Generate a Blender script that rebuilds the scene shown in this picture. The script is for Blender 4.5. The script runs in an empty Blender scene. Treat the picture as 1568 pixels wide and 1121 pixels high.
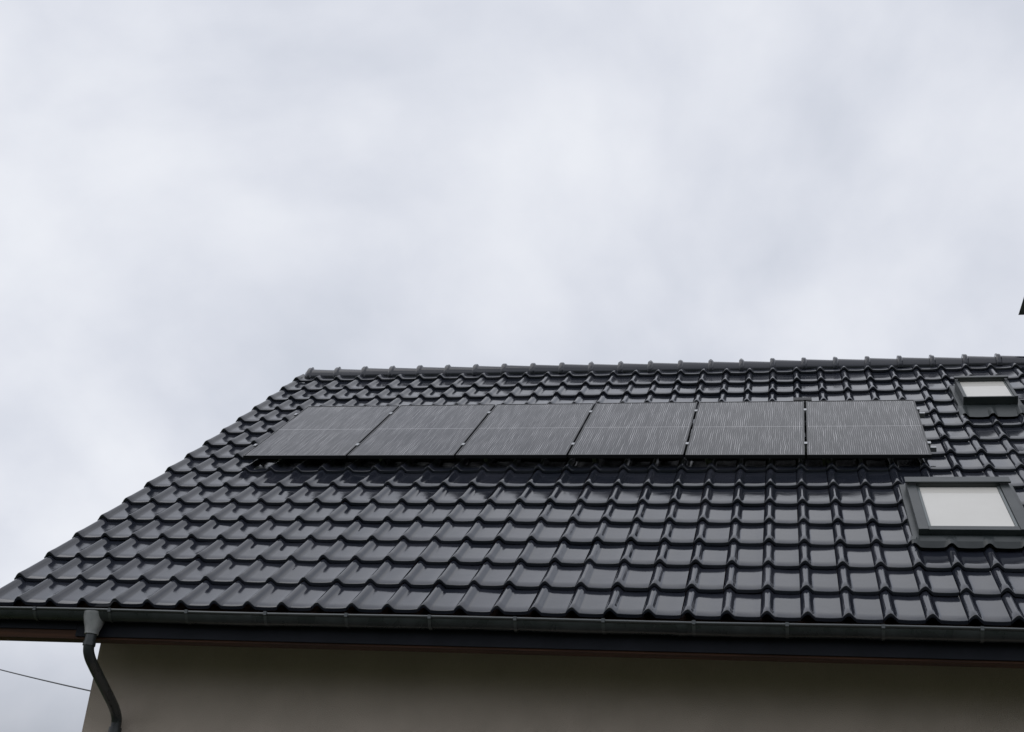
import bpy, math, random
import numpy as np
from mathutils import Matrix, Vector
random.seed(4)
scene=bpy.context.scene
TH=0.699; HE=3.92; COL=0.261; ROW=0.436; NC=48; NR=16; L=NC*COL
VR=6.80                      # slope length to ridge
YR=VR*math.cos(TH); ZR=HE+VR*math.sin(TH)
M_ROOF=Matrix.Translation((0,0,HE))@Matrix.Rotation(TH,4,'X')
M_BACK=Matrix.Translation((L,2*YR,0))@Matrix.Rotation(math.pi,4,'Z')@M_ROOF

# ------------------------------------------------------------ materials
def mat(name,col=(.5,.5,.5),rough=.5,metal=0,spec=.5,coat=0,coatr=.05):
    m=bpy.data.materials.new(name); m.use_nodes=True
    b=m.node_tree.nodes['Principled BSDF']
    b.inputs['Base Color'].default_value=(*col,1); b.inputs['Roughness'].default_value=rough
    b.inputs['Metallic'].default_value=metal; b.inputs['Specular IOR Level'].default_value=spec
    b.inputs['Coat Weight'].default_value=coat; b.inputs['Coat Roughness'].default_value=coatr
    return m
def nd(m,t,**k):
    n=m.node_tree.nodes.new(t)
    for a,v in k.items():
        if a in n.inputs: n.inputs[a].default_value=v
        else: setattr(n,a,v)
    return n
def lk(m,a,b): m.node_tree.links.new(a,b)
def noise_color(m,c1,c2,scale=5,detail=4,stretch=(1,1,1),lo=.35,hi=.65,bump=0,bscale=None,rr=None):
    b=m.node_tree.nodes['Principled BSDF']
    tc=nd(m,'ShaderNodeTexCoord'); mp=nd(m,'ShaderNodeMapping'); mp.inputs['Scale'].default_value=stretch
    lk(m,tc.outputs['Object'],mp.inputs['Vector'])
    n=nd(m,'ShaderNodeTexNoise'); n.inputs['Scale'].default_value=scale; n.inputs['Detail'].default_value=detail
    lk(m,mp.outputs['Vector'],n.inputs['Vector'])
    r=nd(m,'ShaderNodeValToRGB'); r.color_ramp.elements[0].position=lo; r.color_ramp.elements[1].position=hi
    r.color_ramp.elements[0].color=(*c1,1); r.color_ramp.elements[1].color=(*c2,1)
    lk(m,n.outputs['Fac'],r.inputs['Fac']); lk(m,r.outputs['Color'],b.inputs['Base Color'])
    if rr:
        mr=nd(m,'ShaderNodeMapRange'); mr.inputs['To Min'].default_value=rr[0]; mr.inputs['To Max'].default_value=rr[1]
        mr.inputs['From Min'].default_value=.3; mr.inputs['From Max'].default_value=.7
        lk(m,n.outputs['Fac'],mr.inputs['Value']); lk(m,mr.outputs['Result'],b.inputs['Roughness'])
    if bump:
        n2=nd(m,'ShaderNodeTexNoise'); n2.inputs['Scale'].default_value=bscale or scale*4; n2.inputs['Detail'].default_value=3
        lk(m,mp.outputs['Vector'],n2.inputs['Vector'])
        bp=nd(m,'ShaderNodeBump'); bp.inputs['Strength'].default_value=bump; bp.inputs['Distance'].default_value=.01
        lk(m,n2.outputs['Fac'],bp.inputs['Height']); lk(m,bp.outputs['Normal'],b.inputs['Normal'])
    return m

m_tile=noise_color(mat('glazed_tile',rough=.2,spec=.78),(.018,.021,.030),(.030,.032,.043),scale=2.2,detail=6,bump=.10,bscale=7,rr=(.07,.15))
m_gut=noise_color(mat('gutter_metal',rough=.35,spec=.5),(.026,.031,.032),(.045,.052,.054),scale=6,rr=(.22,.4))
m_brk=mat('gutter_bracket',(.09,.098,.10),.35,.4)
m_lip=noise_color(mat('galvanised_grey',rough=.4,metal=.2),(.26,.27,.27),(.38,.385,.38),scale=14)
m_navy=noise_color(mat('fascia_metal',rough=.6,spec=.2),(.007,.009,.014),(.012,.014,.021),scale=4)
m_wood=noise_color(mat('stained_wood',rough=.6,spec=.2),(.04,.018,.010),(.085,.037,.019),scale=6,stretch=(.3,6,6))
m_wall=noise_color(mat('render_wall',rough=.9,spec=.2),(.54,.465,.395),(.60,.515,.44),scale=3,detail=8,bump=.5,bscale=160)
m_frame=mat('panel_frame_black',(.012,.012,.014),.35,.0)
m_alu=mat('rail_aluminium',(.45,.46,.47),.35,.9)
m_win=noise_color(mat('window_cladding',rough=.35),(.02,.026,.027),(.035,.042,.043),scale=5)
m_gas=mat('window_inner_trim',(.16,.18,.18),.35,.5)
m_blind=noise_color(mat('blind_glass',rough=.4,coat=.6,coatr=.03),(.64,.62,.57),(.70,.68,.63),scale=1.5)
m_black=mat('black_plastic',(.012,.012,.014),.5)
m_glassd=mat('dark_window_glass',(.02,.025,.03),.05)
m_white=mat('white_frame',(.75,.75,.73),.4)
m_door=noise_color(mat('door_paint',rough=.45),(.06,.03,.015),(.09,.05,.025),scale=6,stretch=(6,6,.5))
m_chim=noise_color(mat('chimney_render',rough=.8),(.16,.165,.17),(.22,.225,.23),scale=8,bump=.3)

# PV cells
m_cell=mat('pv_cells',(.01,.01,.013),.13,0,.5)
def build_cell(m):
    b=m.node_tree.nodes['Principled BSDF']
    tc=nd(m,'ShaderNodeTexCoord'); sp=nd(m,'ShaderNodeSeparateXYZ'); lk(m,tc.outputs['Object'],sp.inputs[0])
    def mth(op,a,bv=None,c=None):
        n=nd(m,'ShaderNodeMath',operation=op)
        for i,v in enumerate((a,bv,c)):
            if v is None: continue
            if isinstance(v,(int,float)): n.inputs[i].default_value=v
            else: lk(m,v,n.inputs[i])
        return n.outputs[0]
    x,y=sp.outputs[0],sp.outputs[1]
    oi=nd(m,'ShaderNodeObjectInfo')
    rnd=oi.outputs['Random']
    mp=nd(m,'ShaderNodeMapping'); mp.inputs['Scale'].default_value=(4,3.5,1); lk(m,tc.outputs['Object'],mp.inputs[0])
    nz=nd(m,'ShaderNodeTexNoise'); nz.inputs['Scale'].default_value=2; nz.inputs['Detail'].default_value=2; lk(m,mp.outputs[0],nz.inputs['Vector'])
    xw=mth('ADD',x,mth('MULTIPLY',mth('SUBTRACT',nz.outputs['Fac'],.5),.026))
    fr=mth('FRACT',mth('MULTIPLY',xw,1/.0185))
    bus=mth('LESS_THAN',fr,.28)
    cx=nd(m,'ShaderNodeCombineXYZ'); lk(m,mth('MULTIPLY',xw,54),cx.inputs[0]); lk(m,mth('MULTIPLY',y,2.6),cx.inputs[1]); lk(m,mth('MULTIPLY',rnd,37),cx.inputs[2])
    n2=nd(m,'ShaderNodeTexNoise'); n2.inputs['Scale'].default_value=1; n2.inputs['Detail'].default_value=4; lk(m,cx.outputs[0],n2.inputs['Vector'])
    st=nd(m,'ShaderNodeMapRange'); st.inputs['From Min'].default_value=.38; st.inputs['From Max'].default_value=.64; lk(m,n2.outputs['Fac'],st.inputs['Value'])
    cb=nd(m,'ShaderNodeCombineXYZ'); lk(m,mth('MULTIPLY',x,9),cb.inputs[0]); lk(m,mth('MULTIPLY',y,2.5),cb.inputs[1]); lk(m,mth('MULTIPLY',rnd,11),cb.inputs[2])
    n3=nd(m,'ShaderNodeTexNoise'); n3.inputs['Scale'].default_value=1; n3.inputs['Detail'].default_value=2; lk(m,cb.outputs[0],n3.inputs['Vector'])
    pt=nd(m,'ShaderNodeMapRange'); pt.inputs['From Min'].default_value=.3; pt.inputs['From Max'].default_value=.7; pt.inputs['To Min'].default_value=.4; pt.inputs['To Max'].default_value=1.2; lk(m,n3.outputs['Fac'],pt.inputs['Value'])
    busv=mth('MULTIPLY',mth('MULTIPLY',bus,mth('ADD',mth('MULTIPLY',st.outputs[0],.85),.12)),pt.outputs[0])
    mid=mth('LESS_THAN',mth('ABSOLUTE',mth('SUBTRACT',y,.8775)),.007)
    cg=mth('LESS_THAN',mth('FRACT',mth('MULTIPLY',mth('ADD',x,.003),1/.1735)),.02)
    rg=mth('LESS_THAN',mth('FRACT',mth('MULTIPLY',mth('SUBTRACT',y,.01),1/.0867)),.03)
    f1=mth('MAXIMUM',busv,mth('MULTIPLY',mid,.6))
    f2=mth('MAXIMUM',f1,mth('MULTIPLY',cg,.12))
    f3=mth('MINIMUM',mth('MAXIMUM',f2,mth('MULTIPLY',rg,.06)),1.0)
    mx=nd(m,'ShaderNodeMix',data_type='RGBA')
    mx.inputs['A'].default_value=(.011,.0115,.016,1); mx.inputs['B'].default_value=(.46,.45,.46,1)
    lk(m,f3,mx.inputs['Factor']); lk(m,mx.outputs['Result'],b.inputs['Base Color'])
    b.inputs['IOR'].default_value=1.36
build_cell(m_cell)

# ------------------------------------------------------------ mesh helpers
class MB:
    def __init__(s): s.v=[];s.f=[];s.m=[]
    def add(s,vs,fs,mi=0):
        o=len(s.v); s.v+=[tuple(p) for p in vs]; s.f+=[tuple(i+o for i in f) for f in fs]; s.m+=[mi]*len(fs)
    def box(s,x0,x1,y0,y1,z0,z1,mi=0):
        v=[(x,y,z) for z in(z0,z1) for y in(y0,y1) for x in(x0,x1)]
        s.add(v,[(0,2,3,1),(4,5,7,6),(0,1,5,4),(2,6,7,3),(0,4,6,2),(1,3,7,5)],mi)
    def grid(s,P,mi=0,flip=False):
        n=len(P);k=len(P[0]);o=len(s.v)
        for r in P: s.v+=[tuple(p) for p in r]
        for i in range(n-1):
            for j in range(k-1):
                q=(o+i*k+j,o+i*k+j+1,o+(i+1)*k+j+1,o+(i+1)*k+j)
                s.f.append(q[::-1] if flip else q); s.m.append(mi)
    def tube(s,pts,r,seg=16,mi=0,caps=True):
        rings=[]
        for i,p in enumerate(pts):
            p=Vector(p); a=Vector(pts[max(0,i-1)]);b=Vector(pts[min(len(pts)-1,i+1)])
            t=(b-a).normalized(); ref=Vector((1,0,0)) if abs(t.x)<.8 else Vector((0,0,1))
            e1=t.cross(ref).normalized(); e2=t.cross(e1)
            rr=r[i] if isinstance(r,(list,tuple)) else r
            rings.append([p+rr*(math.cos(2*math.pi*k/seg)*e1+math.sin(2*math.pi*k/seg)*e2) for k in range(seg+1)])
        s.grid(rings,mi)
        if caps:
            s.add(rings[0][:-1],[tuple(range(seg))],mi); s.add(rings[-1][:-1],[tuple(range(seg))[::-1]],mi)
    def obj(s,name,mats,matrix=None,parent=None,smooth=True,bevel=0,angle=40):
        me=bpy.data.meshes.new(name); me.from_pydata(s.v,[],s.f)
        for m in mats: me.materials.append(m)
        me.polygons.foreach_set('material_index',s.m)
        if smooth:
            me.polygons.foreach_set('use_smooth',[True]*len(s.f))
            me.update(); me.set_sharp_from_angle(angle=math.radians(angle))
        me.update()
        o=bpy.data.objects.new(name,me); scene.collection.objects.link(o)
        if matrix is not None: o.matrix_world=matrix
        if parent: o.parent=parent
        if bevel:
            b=o.modifiers.new('bevel','BEVEL'); b.width=bevel; b.segments=2; b.limit_method='ANGLE'
        return o
def empty(name):
    e=bpy.data.objects.new(name,None); scene.collection.objects.link(e); e.empty_display_size=.3; return e
house=empty('house')

# ------------------------------------------------------------ roof tiles
def prof(t):
    H=.037
    if t<.17:
        a=t/.17; return H*math.sin(a*math.pi/2)**.9 if a>0 else 0
    if t<.36:
        a=(t-.17)/.19; return H*(.5+.5*math.cos(a*math.pi))
    a=(t-.36)/.64; return -.003*math.sin(a*math.pi)+.003*max(0,(a-.8)/.2)
TS=[0,.02,.05,.09,.13,.17,.21,.25,.29,.325,.36,.42,.52,.64,.78,.90,.96,1.0]
def tiles(name,matrix):
    mb=MB(); STEP=.030
    for r in range(NR):
        v0=r*ROW
        vend=min(v0+ROW+.04,VR-.01)
        shiftrow=random.uniform(-.002,.002)
        for c in range(NC):
            u0=c*COL
            dn=random.uniform(-.0015,.0015); du=random.uniform(-.0015,.0015); dv=random.uniform(-.004,.004)+shiftrow
            tl=random.uniform(-.005,.005); tw=random.uniform(-.004,.004)
            rows=[]
            ss=[(0,-.027),(0,-.008),(.002,-.0025),(.008,0),(.10,0),(.25,0),(vend-v0,0)]
            for s_,off in ss:
                line=[]
                for t in TS:
                    fr=s_/ROW
                    n=prof(t)+STEP*(1-fr)+off+dn+tl*(t-.5)+tw*(fr-.5)
                    if t<.36: n+=.005*(1-min(1,s_/.12))
                    line.append((u0+du+t*(COL-.003),v0+dv+s_,n))
                rows.append(line)
            mb.grid(rows)
            lft=[[ (p[0][0],p[0][1],p[0][2]-.012) for p in rows[1:]],[p[0] for p in rows[1:]]]
            mb.grid(lft)
            if c==0:    # verge lip
                a=[p[0] for p in rows[1:]]
                b=[(x-.012,y,z-.012) for x,y,z in a]; d=[(x-.014,y,z-.085) for x,y,z in a]; e=[(x+.004,y,z-.085) for x,y,z in a]
                mb.grid([a,b,d,e],flip=True)
                mb.add([a[0],b[0],d[0],e[0]],[(0,1,2,3)])
            if c==NC-1:
                a=[p[-1] for p in rows[1:]]
                b=[(x+.012,y,z-.012) for x,y,z in a]; d=[(x+.014,y,z-.085) for x,y,z in a]
                mb.grid([a,b,d])
    return mb.obj(name,[m_tile],matrix,house,angle=50)
tiles('roof_tiles',M_ROOF)
tiles('roof_tiles_back',M_BACK)

# ridge caps
mb=MB(); RS=.352; x=.12
zc=ZR-.015
while x<L:
    ln=RS+.03; r0=.112;r1=.096; dz=random.uniform(-.004,.004)
    rings=[]
    for s_,rr in [(0,r0-.02),(0,r0+.014),(.012,r0+.022),(.045,r0+.020),(.06,r0),(ln,r1)]:
        rings.append([(x+s_,YR+rr*math.cos(a)*1.05,zc+dz+rr*math.sin(a)) for a in [math.radians(-25+230*k/16) for k in range(17)]])
    mb.grid(rings,flip=False)
    mb.tube([(x+.02,YR,zc+.10),(x+.02,YR,zc+.148)],[.026,.014],8)
    x+=RS
disc=[(.114,YR+.118*math.cos(a),zc+.118*math.sin(a)) for a in [2*math.pi*k/20 for k in range(20)]]
disc2=[(.085,YR+.09*math.cos(a),zc+.09*math.sin(a)) for a in [2*math.pi*k/20 for k in range(20)]]
mb.grid([disc+[disc[0]],disc2+[disc2[0]]]); mb.add(disc2,[tuple(range(20))])
mb.obj('ridge_caps',[m_tile],None,house)

for nm,M in (('roof_deck',M_ROOF),('roof_deck_back',M_BACK)):
    mb=MB(); mb.box(.02,L-.02,.06,VR-.0,-.14,-.035,0); mb.obj(nm,[m_wood],M,house,smooth=False)
for nm,M in (('verge_board',M_ROOF),('verge_board_back',M_BACK)):
    mb=MB(); mb.box(-.004,.016,.03,VR-.01,-.2,-.03,0); mb.box(L-.016,L+.004,.03,VR-.01,-.2,-.03,0); mb.obj(nm,[m_wood],M,house,smooth=False)
def front_back(mb,name,mats,**k):
    mb.obj(name,mats,Matrix.Identity(4),house,**k)
    mb.obj(name+'_back',mats,Matrix.Translation((L,2*YR,0))@Matrix.Rotation(math.pi,4,'Z'),house,**k)
mb=MB(); mb.box(.0,L,.035,.06,HE-.230,HE-.03,0)
mb.box(.80,L,.020,.033,HE-.215,HE-.02,1)
mb.box(.0,.798,.020,.033,HE-.165,HE-.02,1)
mb.box(.0,L,.062,.16,HE-.230,HE-.210,0)
front_back(mb,'fascia',[m_wood,m_navy],smooth=False)

# gutter
mb=MB(); R=.066; GY=-.045; GZ=HE-.055
x0,x1=-.25,L+.1
sec=[]
for k in range(17):
    a=math.radians(180+180*k/16); sec.append((GY+R*math.cos(a),GZ+R*math.sin(a)))
inner=[(GY+(R-.004)*math.cos(math.radians(360-180*k/16)),GZ+(R-.004)*math.sin(math.radians(360-180*k/16))) for k in range(17)]
prf=sec+inner+[sec[0]]
nseg=60
rows=[]
for j in range(nseg+1):
    xx=x0+(x1-x0)*j/nseg; sg=.003*math.sin(xx*2.1)+.002*math.sin(xx*5.3)
    rows.append([(xx,y,z+sg) for y,z in prf])
mb.grid(rows,0,flip=True)
mb.tube([(x0+(x1-x0)*j/nseg,GY-R-.004,GZ+.002+.003*math.sin((x0+(x1-x0)*j/nseg)*2.1)) for j in range(nseg+1)],.010,10,1)
for xx in (x0,x1): mb.add([(xx,y,z) for y,z in sec],[tuple(range(17))],0)
xx=-.1
while xx<L:
    R2=R+.004
    a1=[(xx,GY+R2*math.cos(math.radians(172+196*k/16)),GZ+R2*math.sin(math.radians(172+196*k/16))) for k in range(17)]
    a2=[(p[0]+.022,p[1],p[2]) for p in a1]
    mb.grid([a1,a2],1,flip=True)
    mb.box(xx,xx+.022,GY-R-.018,GY-R+.012,GZ-.012,GZ+.015,1)
    xx+=.60
for xx in (2.15,5.2,8.3,11.2):
    R2=R+.006
    a=[[(xx+d,GY+R2*math.cos(math.radians(180+180*k/16)),GZ+R2*math.sin(math.radians(180+180*k/16))) for k in range(17)] for d in (0,.06)]
    mb.grid(a,0,flip=True)
front_back(mb,'gutter',[m_gut,m_brk])

# ------------------------------------------------------------ walls
WX0=.598; WX1=L-.598; WY0=.75; WY1=2*YR-.75
def rz(y):
    yy=min(y,2*YR-y); return HE+yy*math.tan(TH)-.14/math.cos(TH)-.005
mb=MB()
v=[(WX0,WY0,0),(WX0,WY1,0),(WX0,WY1,rz(WY1)),(WX0,YR,rz(YR)),(WX0,WY0,rz(WY0))]
v2=[(WX1,y,z) for _,y,z in v]
mb.add(v+v2,[(0,1,2,3,4)[::-1],(5,6,7,8,9),(0,5,9,4),(1,2,7,6)],0)
mb.box(WX0-.02,WX1+.02,WY0-.02,WY1+.02,-.1,.35,1)
mb.obj('walls',[m_wall,m_chim],None,house,smooth=False)
def window(name,x0,x1,z0,z1,y,door=False):
    mb=MB(); f=.07
    mb.box(x0,x0+f,y-.03,y+.03,z0,z1,0); mb.box(x1-f,x1,y-.03,y+.03,z0,z1,0)
    mb.box(x0+f,x1-f,y-.03,y+.03,z1-f,z1,0); mb.box(x0+f,x1-f,y-.03,y+.03,z0,z0+f,0)
    mb.box(x0+f,x1-f,y-.012,y+.03,z0+f,z1-f,1)
    if not door:
        xm=(x0+x1)/2; mb.box(xm-.04,xm+.04,y-.034,y-.014,z0+f,z1-f,0)
        mb.box(x0-.05,x1+.05,y-.12,y-.0,z0-.05,z0-.004,2)
    else:
        mb.box(x1-.16,x1-.13,y-.07,y-.02,1.0,1.2,2)
    mb.obj(name,[m_white if not door else m_door,m_glassd if not door else m_door,m_lip],None,house,smooth=False)
for k,(a,b) in enumerate(((2,3.6),(8.4,10.0))): window('front_window_%d'%k,a,b,.95,2.35,WY0-.002)
window('front_door',5.4,6.45,.05,2.2,WY0-.024,True)

# ------------------------------------------------------------ downpipe
mb=MB(); dx=.965
mb.tube([(dx,GY,GZ-.005),(dx,GY,GZ-.03),(dx,GY,GZ-.135),(dx,GY,GZ-.16)],[.088,.085,.052,.050],20,1)
ex=-.055
path=[(dx,GY,GZ-.15),(dx,GY,GZ-.24),(dx-.002,GY+.02,GZ-.285),(dx-.006,GY+.09,GZ-.335),(dx+ex+.008,WY0-.20,GZ-.54),(dx+ex,WY0-.10,GZ-.60),(dx+ex,WY0-.07,GZ-.66),(dx+ex,WY0-.07,.12)]
sm=[]
for i in range(len(path)-1):
    p0=Vector(path[max(0,i-1)]);p1=Vector(path[i]);p2=Vector(path[i+1]);p3=Vector(path[min(len(path)-1,i+2)])
    for k in range(6 if i<len(path)-2 else 1):
        t=k/6
        if i==len(path)-2: sm.append(p1);continue
        l=(p2-p1).length
        m1=(p2-p0).normalized()*l if (p2-p0).length else Vector(); m2=(p3-p1).normalized()*l
        sm.append((2*t**3-3*t**2+1)*p1+(t**3-2*t**2+t)*m1+(-2*t**3+3*t**2)*p2+(t**3-t**2)*m2)
sm.append(Vector(path[-1]))
mb.tube(sm,.039,20,0)
px,py=dx+ex,WY0-.07
for z in (GZ-.72,1.6,.6):
    mb.tube([(px,py,z-.03),(px,py,z+.03)],.048,18,0); mb.box(px-.012,px+.012,py+.03,WY0+.01,z-.012,z+.012,0)
mb.tube([(dx,GY,GZ-.215),(dx,GY,GZ-.245)],.045,18,0)
mb.obj('downpipe',[m_gut,m_lip],None,house)

# ------------------------------------------------------------ chimney
mb=MB(); cx0,cx1=8.80,9.70; cy0,cy1=YR-.1,YR+.5; CH=ZR+.97
mb.box(cx0,cx1,cy0,cy1,ZR-1,CH+.02,0)
lo=[(cx0-.16,cy0-.16,CH),(cx1+.16,cy0-.16,CH),(cx1+.16,cy1+.16,CH),(cx0-.16,cy1+.16,CH)]
hi=[(cx0+.0,cy0+.0,CH+.34),(cx1,cy0,CH+.34),(cx1,cy1,CH+.34),(cx0,cy1,CH+.34)]
mb.add(lo+hi,[(3,2,1,0),(4,5,6,7),(0,1,5,4),(1,2,6,5),(2,3,7,6),(3,0,4,7)],1)
for xx in (cx0+.25,cx1-.25): mb.tube([(xx,YR+.2,CH+.3),(xx,YR+.2,CH+.55)],.09,16,1)
mb.obj('chimney',[m_chim,m_chim],None,house,smooth=True)

# ------------------------------------------------------------ skylights
def skylight(name,u0,u1,v0,v1,top=.135,apron=.2,f=.075,g_=.022):
    mb=MB()
    mb.box(u0-.045,u1+.045,v0-.03,v1+.06,.0,.085,0)
    cols=[]
    for i in range(61):
        u=u0-.06+(u1-u0+.12)*i/60
        t=(u/COL)%1
        cols.append([(u,v0-.03,.088),(u,v0-.09,.075+prof(t)*.4),(u,v0-apron,prof(t)+.040)])
    mb.grid(cols,0,flip=True)
    mb.box(u0,u0+f,v0,v1,.086,top,0); mb.box(u1-f,u1,v0,v1,.086,top,0)
    mb.box(u0+f,u1-f,v0,v0+f,.086,top-.004,0); mb.box(u0+f,u1-f,v1-f*1.3,v1,.086,top+.012,0)
    mb.box(u0-.01,u1+.01,v1-f*1.4,v1+.02,top+.014,top+.030,0)
    g=f+g_
    mb.box(u0+f,u0+g,v0+f,v1-f*1.3,.09,top-.012,2); mb.box(u1-g,u1-f,v0+f,v1-f*1.3,.09,top-.012,2)
    mb.box(u0+g,u1-g,v0+f,v0+g,.09,top-.012,2)
    mb.box(u0+g,u1-g,v0+g,v1-f*1.3,.09,top-.02,1)
    mb.obj(name,[m_win,m_blind,m_gas],M_ROOF,house,smooth=False,bevel=.004)
skylight('skylight',6.87,7.66,1.35,2.43,apron=.13)
skylight('roof_hatch',7.63,8.14,4.86,5.54,top=.17,apron=.26,f=.03,g_=.012)

mb=MB(); mb.box(6.02,6.16,4.93,4.98,.05,.12,0); mb.box(6.0,6.18,4.95,5.05,.11,.135,0)
mb.obj('snow_hook',[m_black],M_ROOF,house,smooth=False,bevel=.004)

# ------------------------------------------------------------ PV array
PW=1.045;PH=1.755;PT=.035;PN=.150;A0=.775;B0=3.085;PP=1.065
PIV=A0+6*PP
M_ARR=M_ROOF@Matrix.Translation((PIV,B0,0))@Matrix.Rotation(math.radians(-.7),4,'Z')@Matrix.Translation((-PIV,-B0,0))
for i in range(6):
    mb=MB(); e=.012
    mb.box(e,PW-e,e,PH-e,-.03,-.003,1)
    mb.box(0,e,0,PH,-PT,0,0); mb.box(PW-e,PW,0,PH,-PT,0,0)
    mb.box(e,PW-e,0,e,-PT,0,0); mb.box(e,PW-e,PH-e,PH,-PT,0,0)
    M=M_ARR@Matrix.Translation((A0+i*PP,B0,PN+random.uniform(-.002,.002)))@Matrix.Rotation(random.uniform(-.002,.002),4,'X')
    mb.obj('solar_panel',[m_frame,m_cell],M,None,smooth=False)
mb=MB(); AL=A0+6*PP
for vv in (B0+.33,B0+PH-.33):
    mb.box(A0-.05,AL+.05,vv-.02,vv+.02,PN-.079,PN-.037,0)
    u=A0+.25
    while u<AL:
        mb.box(u-.015,u+.015,vv-.05,vv-.022,.0,PN-.045,0); mb.box(u-.015,u+.015,vv-.05,vv+.12,.045,.052,0); u+=1.044
    for k in range(7):
        uu=A0+k*PP-.01
        mb.box(uu-.0085,uu+.0085,vv-.03,vv+.03,PN-.037,PN+.0,0)
        mb.box(uu-.014,uu+.014,vv-.03,vv+.03,PN+.003,PN+.006,0)
mb.obj('solar_mounting_rails',[m_alu],M_ARR,None,smooth=False)

# ------------------------------------------------------------ utility pole with wire
pole=empty('utility_pole')
A=Vector((-8.97,13.96,6.5)); B=Vector((.60,4.92,3.95)); d=(A-B)
T=A+d*.5
mb=MB(); mb.tube([(T.x,T.y,-.3),(T.x,T.y,T.z+.6)],[.14,.10],14); mb.box(T.x-.7,T.x+.7,T.y-.05,T.y+.05,T.z+.05,T.z+.15)
for s_ in (-.6,0,.6): mb.tube([(T.x+s_,T.y,T.z+.15),(T.x+s_,T.y,T.z+.28)],.035,10)
mb.obj('pole',[m_door],None,pole)
mb=MB(); pts=[]
for k in range(41):
    t=k/40; p=B.lerp(T,t); p.z-=.25*4*t*(1-t)*.3; pts.append(p)
mb.tube(pts,.011,8); mb.obj('overhead_wire',[m_black],None,pole)

# ------------------------------------------------------------ ground
mb=MB(); n=24; S=900
P=[[(-S+2*S*i/n,-S+2*S*j/n,0) for j in range(n+1)] for i in range(n+1)]
mb.grid(P)
m_grass=noise_color(mat('grass',rough=.9,spec=.1),(.035,.05,.02),(.065,.075,.035),scale=.8,detail=10,bump=.6,bscale=30)
mb.obj('ground',[m_grass],None,None)
mb=MB(); mb.box(WX0-.9,WX1+.9,WY0-4.2,WY0-.022,-.05,.06,0)
m_pave=mat('paving_slab',(.1,.095,.09),.85); noise_color(m_pave,(.065,.058,.053),(.10,.09,.082),scale=3,detail=8,bump=.3)
mb.obj('pavement',[m_pave],None,None,smooth=False)

# ------------------------------------------------------------ sky
SUN_EL=math.radians(50); SUN_AZ=math.radians(-110)
w=bpy.data.worlds.new('World'); scene.world=w; w.use_nodes=True
nt=w.node_tree; nt.nodes.clear()
class W: node_tree=nt
out=nd(W,'ShaderNodeOutputWorld')
bgs=nd(W,'ShaderNodeBackground'); bgs.inputs['Strength'].default_value=.06
sky=nd(W,'ShaderNodeTexSky'); sky.sky_type='NISHITA'; sky.sun_disc=False; sky.sun_elevation=SUN_EL; sky.sun_rotation=SUN_AZ
lk(W,sky.outputs[0],bgs.inputs['Color'])
tc=nd(W,'ShaderNodeTexCoord'); sp=nd(W,'ShaderNodeSeparateXYZ'); lk(W,tc.outputs['Generated'],sp.inputs[0])
def mth(op,a,b=None):
    n=nd(W,'ShaderNodeMath',operation=op)
    for i,v in enumerate((a,b)):
        if v is None: continue
        if isinstance(v,(int,float)): n.inputs[i].default_value=v
        else: lk(W,v,n.inputs[i])
    return n.outputs[0]
zz=mth('ADD',mth('MAXIMUM',sp.outputs[2],0.0),.75)
cm=nd(W,'ShaderNodeCombineXYZ'); lk(W,mth('DIVIDE',sp.outputs[0],zz),cm.inputs[0]); lk(W,mth('DIVIDE',sp.outputs[1],zz),cm.inputs[1])
cm.inputs[2].default_value=5.1
n1=nd(W,'ShaderNodeTexNoise'); n1.inputs['Scale'].default_value=4.0; n1.inputs['Detail'].default_value=7; n1.inputs['Roughness'].default_value=.48; n1.inputs['Distortion'].default_value=.25
lk(W,cm.outputs[0],n1.inputs['Vector'])
n2=nd(W,'ShaderNodeTexNoise'); n2.inputs['Scale'].default_value=9; n2.inputs['Detail'].default_value=5; n2.inputs['Roughness'].default_value=.5
lk(W,cm.outputs[0],n2.inputs['Vector'])
f=mth('ADD',mth('MULTIPLY',n1.outputs['Fac'],.76),mth('MULTIPLY',n2.outputs['Fac'],.24))
cr=nd(W,'ShaderNodeValToRGB'); cr.color_ramp.interpolation='B_SPLINE'; e=cr.color_ramp.elements
e[0].position=.35; e[0].color=(.57,.61,.69,1); e[1].position=.63; e[1].color=(.90,.92,.965,1)
e2=cr.color_ramp.elements.new(.49); e2.color=(.73,.755,.835,1)
lk(W,f,cr.inputs['Fac'])
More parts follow.
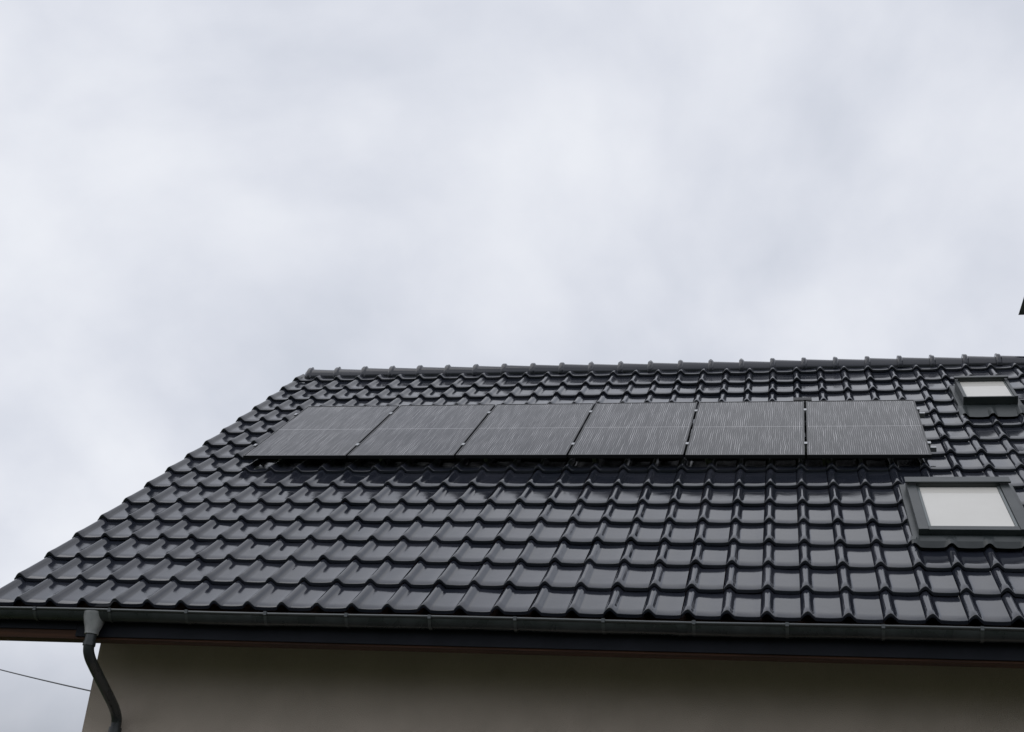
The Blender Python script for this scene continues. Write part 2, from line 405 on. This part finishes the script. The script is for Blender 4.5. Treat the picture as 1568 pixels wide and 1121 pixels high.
# overcast luminance gradient: dimmer toward the horizon
mr=nd(W,'ShaderNodeMapRange',interpolation_type='SMOOTHSTEP'); lk(W,sp.outputs[2],mr.inputs['Value'])
mr.inputs['From Min'].default_value=0; mr.inputs['From Max'].default_value=.24; mr.inputs['To Min'].default_value=.28; mr.inputs['To Max'].default_value=1.03
bgc=nd(W,'ShaderNodeBackground'); lk(W,mr.outputs['Result'],bgc.inputs['Strength']); lk(W,cr.outputs[0],bgc.inputs['Color'])
mx=nd(W,'ShaderNodeMixShader'); mx.inputs[0].default_value=.93
lk(W,bgs.outputs[0],mx.inputs[1]); lk(W,bgc.outputs[0],mx.inputs[2]); lk(W,mx.outputs[0],out.inputs['Surface'])

sl=bpy.data.lights.new('sun','SUN'); sl.energy=.5; sl.angle=math.radians(60); sl.color=(1,.97,.93)
so=bpy.data.objects.new('sun',sl); scene.collection.objects.link(so)
sd=Vector((math.sin(SUN_AZ)*math.cos(SUN_EL),math.cos(SUN_AZ)*math.cos(SUN_EL),math.sin(SUN_EL)))
so.rotation_euler=sd.to_track_quat('Z','Y').to_euler(); so.location=(0,0,30)

# ------------------------------------------------------------ camera
yaw,pi_,ro=.232,.4475,.082
F=Vector((-math.sin(yaw)*math.cos(pi_),math.cos(yaw)*math.cos(pi_),math.sin(pi_)))
R0=Vector((math.cos(yaw),math.sin(yaw),0)); U0=R0.cross(F)
Rr=math.cos(ro)*R0+math.sin(ro)*U0; Uu=-math.sin(ro)*R0+math.cos(ro)*U0
cam=bpy.data.cameras.new('camera'); co=bpy.data.objects.new('camera',cam); scene.collection.objects.link(co)
mw=Matrix(((Rr.x,Uu.x,-F.x,5.945),(Rr.y,Uu.y,-F.y,-8.58),(Rr.z,Uu.z,-F.z,HE-2.321),(0,0,0,1)))
co.matrix_world=mw; cam.sensor_width=36; cam.lens=36*1989.46/1568; cam.clip_end=3000; cam.clip_start=.05
scene.camera=co
scene.view_settings.view_transform='Standard'; scene.view_settings.look='None'; scene.view_settings.exposure=0
